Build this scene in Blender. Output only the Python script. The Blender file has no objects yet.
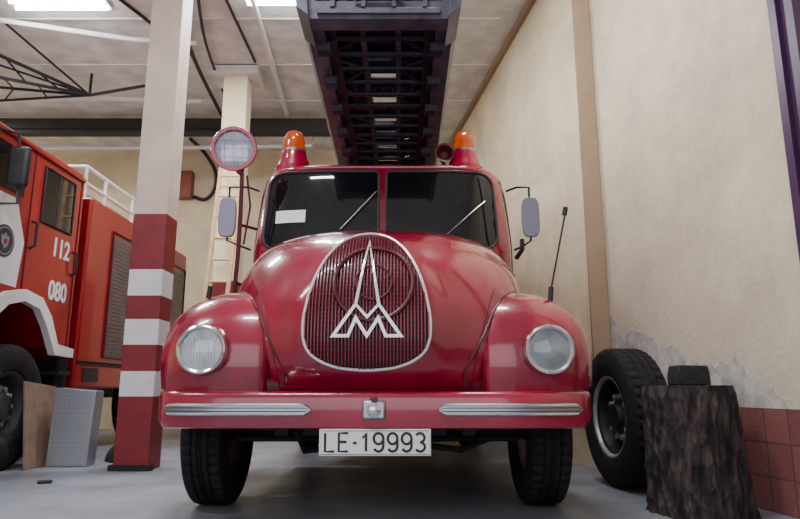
import bpy, bmesh, math, random
import numpy as np
from mathutils import Vector, Matrix, Euler
random.seed(7)
COL = bpy.context.scene.collection
pi = math.pi

# ------------------------------------------------------------------ materials
def mat(name, col, rough=0.5, metal=0.0, noise=0.0, nscale=8.0, bump=0.0, bscale=40.0, coat=0.0, col2=None, emit=None, estr=0.0, spec=None, trans=0.0, lo=0.3, hi=0.7):
    m = bpy.data.materials.new(name); m.use_nodes = True
    nt = m.node_tree; b = nt.nodes['Principled BSDF']
    b.inputs['Base Color'].default_value = (*col, 1)
    b.inputs['Roughness'].default_value = rough
    b.inputs['Metallic'].default_value = metal
    if trans: b.inputs['Transmission Weight'].default_value = trans
    if spec is not None: b.inputs['Specular IOR Level'].default_value = spec
    if coat: 
        b.inputs['Coat Weight'].default_value = coat; b.inputs['Coat Roughness'].default_value = 0.05
    if emit:
        b.inputs['Emission Color'].default_value = (*emit, 1); b.inputs['Emission Strength'].default_value = estr
    tc = nt.nodes.new('ShaderNodeTexCoord')
    if noise > 0 or col2:
        n = nt.nodes.new('ShaderNodeTexNoise'); n.inputs['Scale'].default_value = nscale; n.inputs['Detail'].default_value = 8
        nt.links.new(tc.outputs['Object'], n.inputs['Vector'])
        r = nt.nodes.new('ShaderNodeValToRGB'); r.color_ramp.elements[0].position = lo; r.color_ramp.elements[1].position = hi
        c2 = col2 if col2 else tuple(c * (1 - noise) for c in col)
        r.color_ramp.elements[0].color = (*c2, 1); r.color_ramp.elements[1].color = (*col, 1)
        nt.links.new(n.outputs['Fac'], r.inputs['Fac']); nt.links.new(r.outputs['Color'], b.inputs['Base Color'])
    if bump > 0:
        n2 = nt.nodes.new('ShaderNodeTexNoise'); n2.inputs['Scale'].default_value = bscale; n2.inputs['Detail'].default_value = 4
        nt.links.new(tc.outputs['Object'], n2.inputs['Vector'])
        bp = nt.nodes.new('ShaderNodeBump'); bp.inputs['Strength'].default_value = bump; bp.inputs['Distance'].default_value = 0.02
        nt.links.new(n2.outputs['Fac'], bp.inputs['Height']); nt.links.new(bp.outputs['Normal'], b.inputs['Normal'])
    return m

M = {}
M['red'] = mat('crimson_paint', (0.34, 0.0012, 0.034), 0.24, 0.0, noise=0.45, nscale=2.0, coat=1.0)
M['redm'] = mat('modern_red_paint', (0.29, 0.006, 0.010), 0.3, 0, noise=0.15, nscale=2, coat=0.3)
M['reddark'] = mat('dark_red_paint', (0.07, 0.002, 0.008), 0.4)
M['grilled'] = mat('grille_shadow', (0.012, 0.001, 0.003), 0.6)
M['chrome'] = mat('chrome', (0.72, 0.72, 0.75), 0.18, 1.0)
M['chromed'] = mat('dull_chrome', (0.38, 0.38, 0.41), 0.3, 1.0)
M['silver'] = mat('silver_paint', (0.80, 0.80, 0.82), 0.25, 0.4)
M['glass'] = mat('dark_windscreen_glass', (0.006, 0.006, 0.008), 0.05, 0.0, spec=0.6)
M['lensglass'] = mat('clear_ribbed_glass', (0.93, 0.95, 0.95), 0.08, 0, trans=1.0)
M['bowl'] = mat('reflector_bowl', (0.42, 0.44, 0.45), 0.2, 0.9, noise=0.45, nscale=14)
M['slens'] = mat('spotlight_lens', (0.46, 0.44, 0.54), 0.12, 0.5, noise=0.35, nscale=9, coat=0.6)
M['rubber'] = mat('tyre_rubber', (0.012, 0.012, 0.014), 0.8, 0, noise=0.4, nscale=12, bump=0.2, spec=0.3)
M['seal'] = mat('rubber_seal', (0.012, 0.012, 0.014), 0.5)
M['black'] = mat('black_metal', (0.015, 0.015, 0.018), 0.45, 0.2)
M['chassis'] = mat('greasy_chassis', (0.008, 0.007, 0.008), 0.7, 0.1, noise=0.5, nscale=20)
M['orange'] = mat('orange_beacon_plastic', (0.70, 0.11, 0.02), 0.1, 0, coat=0.5, emit=(0.9, 0.16, 0.01), estr=0.05, trans=0.5)
M['ladder'] = mat('slate_purple_paint', (0.020, 0.018, 0.036), 0.5, 0.1, noise=0.5, nscale=6, spec=0.35)
M['ladderd'] = mat('dark_ladder_metal', (0.007, 0.007, 0.012), 0.6, 0.0, noise=0.4, nscale=6, spec=0.25)
M['ladderl'] = mat('lit_ladder_metal', (0.080, 0.075, 0.115), 0.45, 0.2, noise=0.6, nscale=10, spec=0.4)  # lighter copy of the ladder colour; light on the rails is painted in
M['ladderh'] = mat('grey_purple_ladder_head', (0.11, 0.105, 0.145), 0.4, 0.2, noise=0.6, nscale=7, spec=0.4)
M['mirror'] = mat('grey_mirror_shell', (0.22, 0.22, 0.29), 0.4, 0.2)
M['white'] = mat('white_paint', (0.72, 0.71, 0.71), 0.45, noise=0.08, nscale=5)
M['plate'] = mat('plate_white', (0.78, 0.78, 0.76), 0.4)
M['ink'] = mat('black_ink', (0.01, 0.01, 0.01), 0.5)
M['paper'] = mat('paper', (0.75, 0.76, 0.78), 0.7)
M['cream'] = mat('cream_column_paint', (0.80, 0.68, 0.46), 0.6, noise=0.12, nscale=4, bump=0.1)
M['colw'] = mat('column_white_band', (0.66, 0.62, 0.63), 0.55, noise=0.15, nscale=6)
M['colr'] = mat('column_red_band', (0.20, 0.006, 0.012), 0.5, noise=0.35, nscale=6)
M['colp'] = mat('column_pale_paint', (0.60, 0.47, 0.41), 0.6, noise=0.22, nscale=4, bump=0.1)
M['wood'] = mat('pale_wood', (0.68, 0.46, 0.22), 0.6, noise=0.3, nscale=10)
M['board'] = mat('brown_board', (0.24, 0.16, 0.11), 0.7, noise=0.35, nscale=9)
M['shutter'] = mat('roller_shutter', (0.15, 0.12, 0.13), 0.4, 0.4, noise=0.3, nscale=5)
M['rimgrey'] = mat('rim_grey', (0.11, 0.11, 0.12), 0.4, 0.6, noise=0.3, nscale=15)
M['ringgrey'] = mat('dull_grey_ring', (0.34, 0.34, 0.36), 0.4, 0.3, noise=0.3, nscale=15)
M['pipe'] = mat('white_pipe', (0.72, 0.72, 0.70), 0.5)
M['beam'] = mat('dark_beam', (0.03, 0.025, 0.025), 0.7, noise=0.4, nscale=5)
M['frame'] = mat('purple_door_frame', (0.06, 0.02, 0.07), 0.4)
M['tube'] = mat('lit_tube', (1, 1, 1), 0.5, emit=(0.95, 0.97, 1.0), estr=60)
M['cabinet'] = mat('brown_red_metal', (0.28, 0.08, 0.05), 0.5)
M['blue'] = mat('badge_blue', (0.025, 0.03, 0.06), 0.4)
M['lead'] = mat('floor_junk_black', (0.015, 0.015, 0.015), 0.8, bump=0.6, bscale=20)

def N(nt, t, **kw):
    n = nt.nodes.new(t)
    for k, v in kw.items(): setattr(n, k, v)
    return n
def bark():
    m = mat('charred_bark', (0.075, 0.052, 0.045), 0.9)
    nt = m.node_tree; b = nt.nodes['Principled BSDF']
    tc = N(nt, 'ShaderNodeTexCoord'); mp = N(nt, 'ShaderNodeMapping'); mp.inputs['Scale'].default_value = (1, 1, 0.35)
    n = N(nt, 'ShaderNodeTexVoronoi'); n.inputs['Scale'].default_value = 26
    n2 = N(nt, 'ShaderNodeTexNoise'); n2.inputs['Scale'].default_value = 16; n2.inputs['Detail'].default_value = 8
    nt.links.new(tc.outputs['Object'], mp.inputs['Vector']); nt.links.new(mp.outputs['Vector'], n.inputs['Vector']); nt.links.new(mp.outputs['Vector'], n2.inputs['Vector'])
    r = N(nt, 'ShaderNodeValToRGB'); r.color_ramp.elements[0].color = (0.006, 0.005, 0.006, 1); r.color_ramp.elements[1].color = (0.10, 0.064, 0.060, 1)
    r.color_ramp.elements[0].position = 0.38; r.color_ramp.elements[1].position = 0.75
    nt.links.new(n2.outputs['Fac'], r.inputs['Fac']); nt.links.new(r.outputs['Color'], b.inputs['Base Color'])
    ad = N(nt, 'ShaderNodeMath', operation='ADD')
    nt.links.new(n.outputs['Distance'], ad.inputs[0]); nt.links.new(n2.outputs['Fac'], ad.inputs[1])
    bp = N(nt, 'ShaderNodeBump'); bp.inputs['Strength'].default_value = 1.0; bp.inputs['Distance'].default_value = 0.04
    nt.links.new(ad.outputs[0], bp.inputs['Height']); nt.links.new(bp.outputs['Normal'], b.inputs['Normal'])
    return m
M['bark'] = bark()
def tread():
    m = mat('tread_plate_steel', (0.46, 0.47, 0.50), 0.35, 0.6)
    nt = m.node_tree; b = nt.nodes['Principled BSDF']
    tc = N(nt, 'ShaderNodeTexCoord'); mp = N(nt, 'ShaderNodeMapping'); mp.inputs['Rotation'].default_value = (0, math.radians(45), 0)
    ck = N(nt, 'ShaderNodeTexChecker'); ck.inputs['Scale'].default_value = 36
    nt.links.new(tc.outputs['Object'], mp.inputs['Vector']); nt.links.new(mp.outputs['Vector'], ck.inputs['Vector'])
    mx = N(nt, 'ShaderNodeMix', data_type='RGBA'); mx.inputs[6].default_value = (0.33, 0.34, 0.37, 1); mx.inputs[7].default_value = (0.37, 0.38, 0.41, 1)
    nt.links.new(ck.outputs['Fac'], mx.inputs[0]); nt.links.new(mx.outputs[2], b.inputs['Base Color'])
    bp = N(nt, 'ShaderNodeBump'); bp.inputs['Strength'].default_value = 0.15; bp.inputs['Distance'].default_value = 0.002
    nt.links.new(ck.outputs['Fac'], bp.inputs['Height']); nt.links.new(bp.outputs['Normal'], b.inputs['Normal'])
    return m
M['steel'] = tread()

def wall_mat(name, worn):
    m = bpy.data.materials.new(name); m.use_nodes = True
    nt = m.node_tree; L = nt.links.new; b = nt.nodes['Principled BSDF']; b.inputs['Roughness'].default_value = 0.8
    g = N(nt, 'ShaderNodeNewGeometry'); sx = N(nt, 'ShaderNodeSeparateXYZ'); L(g.outputs['Position'], sx.inputs[0])
    n = N(nt, 'ShaderNodeTexNoise'); n.inputs['Scale'].default_value = 1.3; n.inputs['Detail'].default_value = 10; n.inputs['Roughness'].default_value = 0.7
    L(g.outputs['Position'], n.inputs['Vector'])
    r = N(nt, 'ShaderNodeValToRGB'); e = r.color_ramp.elements
    if worn:
        e[0].position = 0.30; e[0].color = (0.54, 0.45, 0.34, 1); e[1].position = 0.62; e[1].color = (0.79, 0.70, 0.50, 1)
    else:
        e[0].position = 0.28; e[0].color = (0.60, 0.49, 0.35, 1); e[1].position = 0.66; e[1].color = (0.84, 0.74, 0.50, 1)
    L(n.outputs['Fac'], r.inputs['Fac'])
    cur = r.outputs['Color']
    n3 = N(nt, 'ShaderNodeTexNoise'); n3.inputs['Scale'].default_value = 30; n3.inputs['Detail'].default_value = 5
    L(g.outputs['Position'], n3.inputs['Vector'])
    if worn:
        def math_(op, a, c):
            q = N(nt, 'ShaderNodeMath', operation=op)
            for i, v in enumerate((a, c)):
                if isinstance(v, (int, float)): q.inputs[i].default_value = v
                else: L(v, q.inputs[i])
            return q.outputs[0]
        nn = N(nt, 'ShaderNodeTexNoise'); nn.inputs['Scale'].default_value = 3.0; nn.inputs['Detail'].default_value = 8
        L(g.outputs['Position'], nn.inputs['Vector'])
        th = math_('ADD', math_('MULTIPLY', math_('SUBTRACT', sx.outputs['Y'], 3.8), 0.33), 0.34)
        th = math_('ADD', th, math_('MULTIPLY', nn.outputs['Fac'], 0.62))
        gr = math_('SUBTRACT', 1.0, math_('MULTIPLY', math_('SUBTRACT', sx.outputs['Z'], th), 0.7))
        cl = N(nt, 'ShaderNodeClamp'); L(gr, cl.inputs[0])
        mx0 = N(nt, 'ShaderNodeMix', data_type='RGBA'); L(math_('MULTIPLY', cl.outputs[0], 0.55), mx0.inputs[0]); L(cur, mx0.inputs[6]); mx0.inputs[7].default_value = (0.54, 0.44, 0.37, 1); cur = mx0.outputs[2]
        edge = math_('LESS_THAN', sx.outputs['Z'], math_('ADD', th, 0.010))
        mxe = N(nt, 'ShaderNodeMix', data_type='RGBA'); L(edge, mxe.inputs[0]); L(cur, mxe.inputs[6]); mxe.inputs[7].default_value = (0.64, 0.60, 0.54, 1); cur = mxe.outputs[2]
        mk_ = math_('LESS_THAN', sx.outputs['Z'], th)
        nf = N(nt, 'ShaderNodeTexNoise'); nf.inputs['Scale'].default_value = 9.0; nf.inputs['Detail'].default_value = 9
        L(g.outputs['Position'], nf.inputs['Vector'])
        cr = N(nt, 'ShaderNodeValToRGB'); e = cr.color_ramp.elements
        e[0].position = 0.35; e[0].color = (0.37, 0.34, 0.32, 1); e[1].position = 0.62; e[1].color = (0.60, 0.55, 0.49, 1)
        L(nf.outputs['Fac'], cr.inputs['Fac'])
        mx = N(nt, 'ShaderNodeMix', data_type='RGBA'); L(mk_, mx.inputs[0]); L(cur, mx.inputs[6]); L(cr.outputs['Color'], mx.inputs[7]); cur = mx.outputs[2]
        cb = N(nt, 'ShaderNodeCombineXYZ'); L(sx.outputs['Y'], cb.inputs[0]); L(sx.outputs['Z'], cb.inputs[1])
        bt = N(nt, 'ShaderNodeTexBrick'); bt.offset = 0.0
        bt.inputs['Color1'].default_value = (0.25, 0.095, 0.085, 1); bt.inputs['Color2'].default_value = (0.20, 0.075, 0.07, 1); bt.inputs['Mortar'].default_value = (0.11, 0.055, 0.05, 1)
        bt.inputs['Scale'].default_value = 1.0; bt.inputs['Brick Width'].default_value = 0.2; bt.inputs['Row Height'].default_value = 0.2; bt.inputs['Mortar Size'].default_value = 0.005
        L(cb.outputs[0], bt.inputs['Vector'])
        mk2 = math_('LESS_THAN', sx.outputs['Z'], 0.60)
        mx2 = N(nt, 'ShaderNodeMix', data_type='RGBA'); L(mk2, mx2.inputs[0]); L(cur, mx2.inputs[6]); L(bt.outputs['Color'], mx2.inputs[7]); cur = mx2.outputs[2]
        L(math_('SUBTRACT', 0.8, math_('MULTIPLY', mk2, 0.5)), b.inputs['Roughness'])
    L(cur, b.inputs['Base Color'])
    bp = N(nt, 'ShaderNodeBump'); bp.inputs['Strength'].default_value = 0.3; bp.inputs['Distance'].default_value = 0.02
    L(n3.outputs['Fac'], bp.inputs['Height']); L(bp.outputs['Normal'], b.inputs['Normal'])
    return m
M['wallworn'] = wall_mat('worn_cream_plaster', True)
M['wall'] = wall_mat('cream_plaster', False)
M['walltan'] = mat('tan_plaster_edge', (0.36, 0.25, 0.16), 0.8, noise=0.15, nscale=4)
M['floor'] = mat('blue_grey_concrete', (0.28, 0.30, 0.345), 0.42, 0, col2=(0.15, 0.165, 0.195), nscale=2.2, bump=0.06, bscale=30)
M['ceil'] = mat('grey_ceiling_concrete', (0.80, 0.80, 0.78), 0.85, 0, col2=(0.56, 0.56, 0.54), nscale=3.0, bump=0.7, bscale=9, lo=0.30, hi=0.65)

# ------------------------------------------------------------------ mesh builder
class MB:
    def __init__(s): s.v = []; s.f = []; s.m = []
    def add(s, vs, fs, m=0):
        o = len(s.v); s.v += [tuple(v) for v in vs]
        for f in fs: s.f.append([i + o for i in f]); s.m.append(m)
        return s
    def box(s, x0, x1, y0, y1, z0, z1, m=0, R=None):
        vs = [(x, y, z) for x in (x0, x1) for y in (y0, y1) for z in (z0, z1)]
        if R is not None: vs = [R @ Vector(v) for v in vs]
        return s.add(vs, [(0, 1, 3, 2), (4, 6, 7, 5), (0, 4, 5, 1), (2, 3, 7, 6), (0, 2, 6, 4), (1, 5, 7, 3)], m)
    def prism(s, poly, a0, a1, axis='y', m=0):
        n = len(poly)
        def P(p, a): return (p[0], a, p[1]) if axis == 'y' else ((a, p[0], p[1]) if axis == 'x' else (p[0], p[1], a))
        vs = [P(p, a0) for p in poly] + [P(p, a1) for p in poly]
        fs = [list(range(n)), list(range(n, 2 * n))] + [(i, (i + 1) % n, n + (i + 1) % n, n + i) for i in range(n)]
        return s.add(vs, fs, m)
    def tube(s, pts, r, seg=10, m=0, closed=False, cap=True):
        pts = [Vector(p) for p in pts]; n = len(pts); rings = []
        rs = r if isinstance(r, (list, tuple)) else [r] * n
        prev = None
        for i, p in enumerate(pts):
            if closed: t = (pts[(i + 1) % n] - pts[i - 1])
            else: t = pts[min(i + 1, n - 1)] - pts[max(i - 1, 0)]
            t.normalize()
            if prev is None:
                a = Vector((0, 0, 1)) if abs(t.z) < 0.9 else Vector((1, 0, 0))
                u = t.cross(a).normalized()
            else:
                u = (prev - t * prev.dot(t)).normalized()
            w = t.cross(u); prev = u
            rings.append([p + (u * math.cos(2 * pi * k / seg) + w * math.sin(2 * pi * k / seg)) * rs[i] for k in range(seg)])
        vs = [v for rr in rings for v in rr]; fs = []
        for i in range(n if closed else n - 1):
            j = (i + 1) % n
            for k in range(seg):
                fs.append((i * seg + k, i * seg + (k + 1) % seg, j * seg + (k + 1) % seg, j * seg + k))
        if cap and not closed:
            fs.append(list(range(seg))); fs.append([(n - 1) * seg + k for k in range(seg)])
        return s.add(vs, fs, m)
    def lathe(s, prof, o, ax, seg=40, m=0, rfun=None):
        o = Vector(o); ax = Vector(ax).normalized()
        a = Vector((0, 0, 1)) if abs(ax.z) < 0.9 else Vector((1, 0, 0))
        u = ax.cross(a).normalized(); w = ax.cross(u)
        vs = []
        for i, (d, r) in enumerate(prof):
            for k in range(seg):
                rr = max(r, 1e-4)
                if rfun: rr = rfun(i, k, rr)
                th = 2 * pi * k / seg
                vs.append(o + ax * d + (u * math.cos(th) + w * math.sin(th)) * rr)
        fs = []
        for i in range(len(prof) - 1):
            for k in range(seg):
                fs.append((i * seg + k, i * seg + (k + 1) % seg, (i + 1) * seg + (k + 1) % seg, (i + 1) * seg + k))
        if prof[0][1] > 0.001 and prof[0] != prof[-1]: fs.append(list(range(seg)))
        if prof[-1][1] > 0.001 and prof[0] != prof[-1]: fs.append([(len(prof) - 1) * seg + k for k in range(seg)])
        return s.add(vs, fs, m)
    def grid(s, rows, m=0):
        nc = len(rows[0]); vs = [p for r in rows for p in r]; fs = []
        for i in range(len(rows) - 1):
            for j in range(nc - 1):
                fs.append((i * nc + j, i * nc + j + 1, (i + 1) * nc + j + 1, (i + 1) * nc + j))
        return s.add(vs, fs, m)
    def build(s, name, mats, parent=None, smooth=True, bevel=0, bseg=2, solid=0, label=None, category=None, kind=None, group=None, ang=35, sub=0, merge=True):
        me = bpy.data.meshes.new(name)
        V = np.array([tuple(v) for v in s.v]); c = (V.min(0) + V.max(0)) / 2
        if parent is None: c[2] = V[:, 2].min()
        me.from_pydata([tuple(v - c) for v in V], [], s.f)
        if not isinstance(mats, (list, tuple)): mats = [mats]
        for mm in mats: me.materials.append(M[mm] if isinstance(mm, str) else mm)
        me.polygons.foreach_set('material_index', s.m)
        bm = bmesh.new(); bm.from_mesh(me)
        if merge: bmesh.ops.remove_doubles(bm, verts=bm.verts, dist=1e-5)
        bmesh.ops.recalc_face_normals(bm, faces=bm.faces); bm.to_mesh(me); bm.free()
        if smooth:
            me.polygons.foreach_set('use_smooth', [True] * len(me.polygons))
            me.set_sharp_from_angle(angle=math.radians(ang))
        ob = bpy.data.objects.new(name, me); ob.location = c; COL.objects.link(ob)
        if parent is not None:
            ob.parent = parent; ob.matrix_parent_inverse = Matrix.Translation(-Vector(parent['wl']))
        ob['wl'] = [float(x) for x in c]
        if solid:
            md = ob.modifiers.new('s', 'SOLIDIFY'); md.thickness = solid; md.offset = 0
        if bevel:
            md = ob.modifiers.new('b', 'BEVEL'); md.width = bevel; md.segments = bseg; md.limit_method = 'ANGLE'; md.angle_limit = math.radians(40)
        if sub:
            md = ob.modifiers.new('u', 'SUBSURF'); md.levels = sub; md.render_levels = sub
        if label: ob['label'] = label
        if category: ob['category'] = category
        if kind: ob['kind'] = kind
        if group: ob['group'] = group
        return ob
def root(name, loc, label, category, group=None):
    e = bpy.data.objects.new(name, None); e.location = loc; COL.objects.link(e); e.empty_display_size = 0.2
    e['wl'] = list(map(float, loc)); e['label'] = label; e['category'] = category
    if group: e['group'] = group
    return e
def sub_root(name, loc, parent):
    e = bpy.data.objects.new(name, None); e.location = loc; COL.objects.link(e); e.parent = parent
    e.matrix_parent_inverse = Matrix.Translation(-Vector(parent['wl'])); e['wl'] = list(map(float, loc)); return e
def text_mesh(name, body, size, Mx, matn, parent, ext=0.002, sx=1.0, label=None, bold=0.0, space=1.0):
    cu = bpy.data.curves.new(name, 'FONT'); cu.body = body; cu.size = size; cu.extrude = ext; cu.align_x = 'CENTER'; cu.align_y = 'CENTER'; cu.offset = bold; cu.space_character = space
    t = bpy.data.objects.new('tmp', cu); COL.objects.link(t)
    bpy.context.view_layer.update()
    me = bpy.data.meshes.new_from_object(t.evaluated_get(bpy.context.evaluated_depsgraph_get()))
    vs = [Mx @ Vector((v.co.x * sx, v.co.y, v.co.z)) for v in me.vertices]; fs = [list(p.vertices) for p in me.polygons]
    bpy.data.objects.remove(t)
    b = MB(); b.add(vs, fs); return b.build(name, matn, parent, smooth=False, label=label)
def catmull(tab, n):
    tab = np.array(tab, float); out = []; m = len(tab)
    for i in range(m - 1):
        p0 = tab[max(i - 1, 0)]; p1 = tab[i]; p2 = tab[i + 1]; p3 = tab[min(i + 2, m - 1)]
        for k in range(n):
            t = k / n
            out.append(0.5 * ((2 * p1) + (-p0 + p2) * t + (2 * p0 - 5 * p1 + 4 * p2 - p3) * t * t + (-p0 + 3 * p1 - 3 * p2 + p3) * t ** 3))
    out.append(tab[-1]); return np.array(out)

# ------------------------------------------------------------------ room
H = 5.43
def wallx(Y, a): return a - 0.135 * Y
YB = 12.2
MB().box(-9, 4.0, -2.5, YB, -0.2, 0).build('floor', 'floor', smooth=False, kind='structure')
MB().box(-9, 4.0, -2.5, YB, H, H + 0.2).build('ceiling', 'ceil', smooth=False, kind='structure')
MB().box(-9.2, 4.2, YB, YB + 0.2, -0.2, H + 0.2).build('wall_back', 'wall', smooth=False, kind='structure')
MB().box(-9.2, -9.0, -2.5, YB, -0.2, H + 0.2).build('wall_left', 'wall', smooth=False, kind='structure')
ys = 5.95
b = MB(); b.prism([(wallx(-2.5, 2.75), -2.5), (wallx(ys, 2.75), ys), (wallx(ys, 2.75) + 0.5, ys), (wallx(-2.5, 2.75) + 0.5, -2.5)], -0.2, H + 0.1, 'z')
b.build('wall_right', 'wallworn', smooth=False, kind='structure')
b = MB(); b.prism([(wallx(ys, 2.6), ys), (wallx(YB, 2.6), YB), (wallx(YB, 2.6) + 0.6, YB), (wallx(ys, 2.6) + 0.6, ys)], 0.0, H + 0.1, 'z')
b.build('wall_right_rear', 'wall', smooth=False, kind='structure')
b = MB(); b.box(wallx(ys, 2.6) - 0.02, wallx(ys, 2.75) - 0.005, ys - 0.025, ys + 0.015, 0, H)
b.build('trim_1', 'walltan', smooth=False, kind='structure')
b = MB()
p0, p1 = ys + .02, YB - .02
b.prism([(wallx(p0, 2.6) - 0.06, p0), (wallx(p1, 2.6) - 0.06, p1), (wallx(p1, 2.6), p1), (wallx(p0, 2.6), p0)], H - 0.09, H, 'z')
b.build('trim_2', 'walltan', smooth=False, kind='structure')
b = MB()
for (ya, yb_, dd) in ((3.50, 3.44, 0.05), (3.36, 3.30, 0.06), (3.44, 3.36, 0.02)):
    b.prism([(wallx(ya, 2.75) - dd, ya), (wallx(yb_, 2.75) - dd, yb_), (wallx(yb_, 2.75) - 0.001, yb_), (wallx(ya, 2.75) - 0.001, ya)], 0, 4.6, 'z')
b.build('door_1', 'frame', smooth=False, kind='structure')

def column(x0, x1, y0, y1, bands, label, name='column'):
    b = MB()
    for (z0, z1, m) in bands:
        vs = [(x0, y0), (x1, y0), (x1, y1), (x0, y1)]
        V = [(x, y, z) for z in (z0, z1) for (x, y) in vs]
        b.add(V, [(i, (i + 1) % 4, 4 + (i + 1) % 4, 4 + i) for i in range(4)], m)
    return b.build(name, ['colr', 'colw', 'colp', 'cream'], smooth=False, label=label, category='column', bevel=0.008)
column(-2.57, -2.25, 5.97, 6.27, [(0, .65, 0), (.65, .877, 1), (.877, 1.12, 0), (1.12, 1.357, 1), (1.357, 1.58, 0), (1.58, 1.83, 1), (1.83, 2.375, 0), (2.375, H, 2)],
       'square concrete column with red and white warning bands')
column(-2.62, -2.27, 8.8, 9.1, [(0, 2.2, 0), (2.2, H, 3)], 'cream square column with wooden ladder leaning on it')
b = MB(); b.box(-2.60, -2.22, 5.94, 6.02, 0.0, 0.05); b.build('baseboard_1', 'chassis', smooth=False, kind='structure')
b = MB(); b.box(-2.78, -2.10, 8.7, 9.2, H - 0.14, H - 0.001); b.build('trim_3', 'ceil', smooth=False, kind='structure')

MB().box(-8.99, -1.2, 10.4, 10.6, 5.07, 5.33).build('trim_4', 'beam', smooth=False, kind='structure')
for i, yj in enumerate((6.3, 7.5, 8.7, 9.9)):
    MB().box(-8.99, 1.3, yj, yj + .03, H - 0.015, H + .01).build('trim_%d' % (5 + i), 'ceil', smooth=False, kind='structure')
def pipe(pts, r, m, label, name='ceiling_pipe', cat='pipe', smooth=False):
    if smooth: pts = [tuple(p) for p in catmull(pts, 6)]
    MB().tube(pts, r, 10).build(name, m, label=label, category=cat)
pipe([(-6.5, 6.9, 5.3), (-3.6, 7.8, 5.3), (-2.75, 7.9, 5.3)], 0.035, 'pipe', 'white painted pipe running under the ceiling')
pipe([(-1.75, 6.2, 5.36), (-1.95, 10.3, 5.36)], 0.04, 'pipe', 'pale straight pipe fixed along the ceiling')
pipe([(-2.15, 6.2, 5.41), (-2.12, 8.6, 5.41)], 0.018, 'black', 'thin black cable fixed along the ceiling', 'ceiling_cable', 'cable')
pipe([(-2.45, 6.4, 5.38), (-2.9, 8.0, 5.36), (-3.05, 10.3, 5.3)], 0.03, 'black', 'black cable run hanging under the ceiling', 'ceiling_cable', 'cable', True)
pipe([(-2.3, 6.4, 5.38), (-2.66, 8.0, 5.36), (-2.86, 10.3, 5.3)], 0.02, 'black', 'black cable run hanging under the ceiling', 'ceiling_cable', 'cable', True)
pipe([(-4.0, 11.5, 5.40), (-3.82, 11.85, 5.25), (-3.66, 12.08, 4.95), (-3.68, 12.15, 4.6), (-3.85, 12.16, 4.4), (-4.08, 12.16, 4.45)], 0.035, 'black', 'thick black cable curving down the rear wall', 'hanging_cable', 'cable', True)
pipe([(-8, 9.9, 5.33), (-5.2, 9.6, 5.33), (-3.25, 9.75, 5.33)], 0.03, 'pipe', 'white painted pipe running under the ceiling')
pipe([(-3.6, 6.6, 5.408), (-2.98, 8.4, 5.408)], 0.022, 'black', 'dark conduit crossing the ceiling', 'conduit', 'conduit')
pipe([(-8.9, 10.372, 5.15), (-3.15, 10.372, 5.15)], 0.026, 'black', 'dark conduit fixed on the ceiling beam', 'conduit', 'conduit')
pipe([(-8.9, 10.9, 4.98), (-4.0, 10.9, 4.98), (-1.6, 10.9, 5.02), (-1.5, 10.9, 5.41)], 0.035, 'pipe', 'white painted pipe running beyond the dark beam')
b = MB(); nd = Vector((-4.7, 9.0, 5.08))
A0 = Vector((-6.6, 6.8, 5.40)); B0 = Vector((-6.9, 7.3, 4.9)); C0 = Vector((-7.4, 8.7, 5.2)); D0 = Vector((-3.5, 9.2, 5.42)); E0 = Vector((-6.2, 8.4, 5.42)); F0 = Vector((-5.2, 7.2, 5.42)); G0 = Vector((-8.9, 8.9, 4.75))
for P_, r_ in ((A0, .026), (B0, .026), (C0, .022), (D0, .024), (E0, .016), (F0, .016), (G0, .02)): b.tube([P_, nd], r_, 8)
for t in (.15, .3, .45, .6, .75):
    b.tube([A0.lerp(nd, t), B0.lerp(nd, t + .1)], .014, 6); b.tube([B0.lerp(nd, t), C0.lerp(nd, t)], .012, 6); b.tube([C0.lerp(nd, t), G0.lerp(nd, t + .1)], .012, 6)
b.tube([nd, nd + Vector((0, 0, .35))], .02, 8); b.tube([B0, (-6.9, 7.3, 5.43)], .02, 8); b.tube([C0, (-7.4, 8.7, 5.43)], .02, 8)
b.build('roof_truss', 'black', label='dark slanting steel rods braced under the ceiling', category='truss')

def lamp(x, y, E, dx=1.2, dy=0.3):
    r = root('batten_or_fill_lamp', (x, y, H - 0.1), 'white batten lamp lit on the ceiling', 'lamp', 'fluorescent ceiling lamps')
    MB().box(x - dx / 2, x + dx / 2, y - dy / 2, y + dy / 2, H - 0.05, H + 0.005).build('lamp_housing', 'white', r, smooth=False, bevel=0.008)
    for k in (-0.07, 0.07):
        MB().tube([(x - dx / 2 + .03, y + k, H - 0.08), (x + dx / 2 - .03, y + k, H - 0.08)], 0.02, 10).build('lamp_tube', 'tube', r)
    l = bpy.data.lights.new('lamp_light', 'AREA'); l.shape = 'RECTANGLE'; l.size = dx; l.size_y = dy; l.energy = E; l.color = (0.98, 0.97, 1)
    lo = bpy.data.objects.new('lamp_light', l); lo.location = (x, y, H - 0.13); COL.objects.link(lo)
lamp(-1.3, 7.0, 150); lamp(-4.2, 7.1, 150); lamp(-1.2, 2.2, 120); lamp(-4.5, 2.5, 85); lamp(-8.0, 9.4, 110); lamp(0.6, 4.2, 80)  # first two are the visible fixtures; the others are unseen, added for fill light
l = bpy.data.lights.new('gate_daylight', 'AREA'); l.shape = 'RECTANGLE'; l.size = 6.5; l.size_y = 4.2; l.energy = 140; l.color = (0.96, 0.94, 1.0)
lo = bpy.data.objects.new('gate_daylight', l); lo.location = (-1.5, -2.4, 2.4); lo.rotation_euler = (math.radians(90), 0, 0); COL.objects.link(lo)

b = MB(); b.box(-4.5, -4.1, 12.02, 12.205, 4.4, 4.95); b.build('electrical_cabinet', 'cabinet', bevel=0.01, label='brown-red metal electrical cabinet on the rear wall', category='electrical cabinet')

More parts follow.
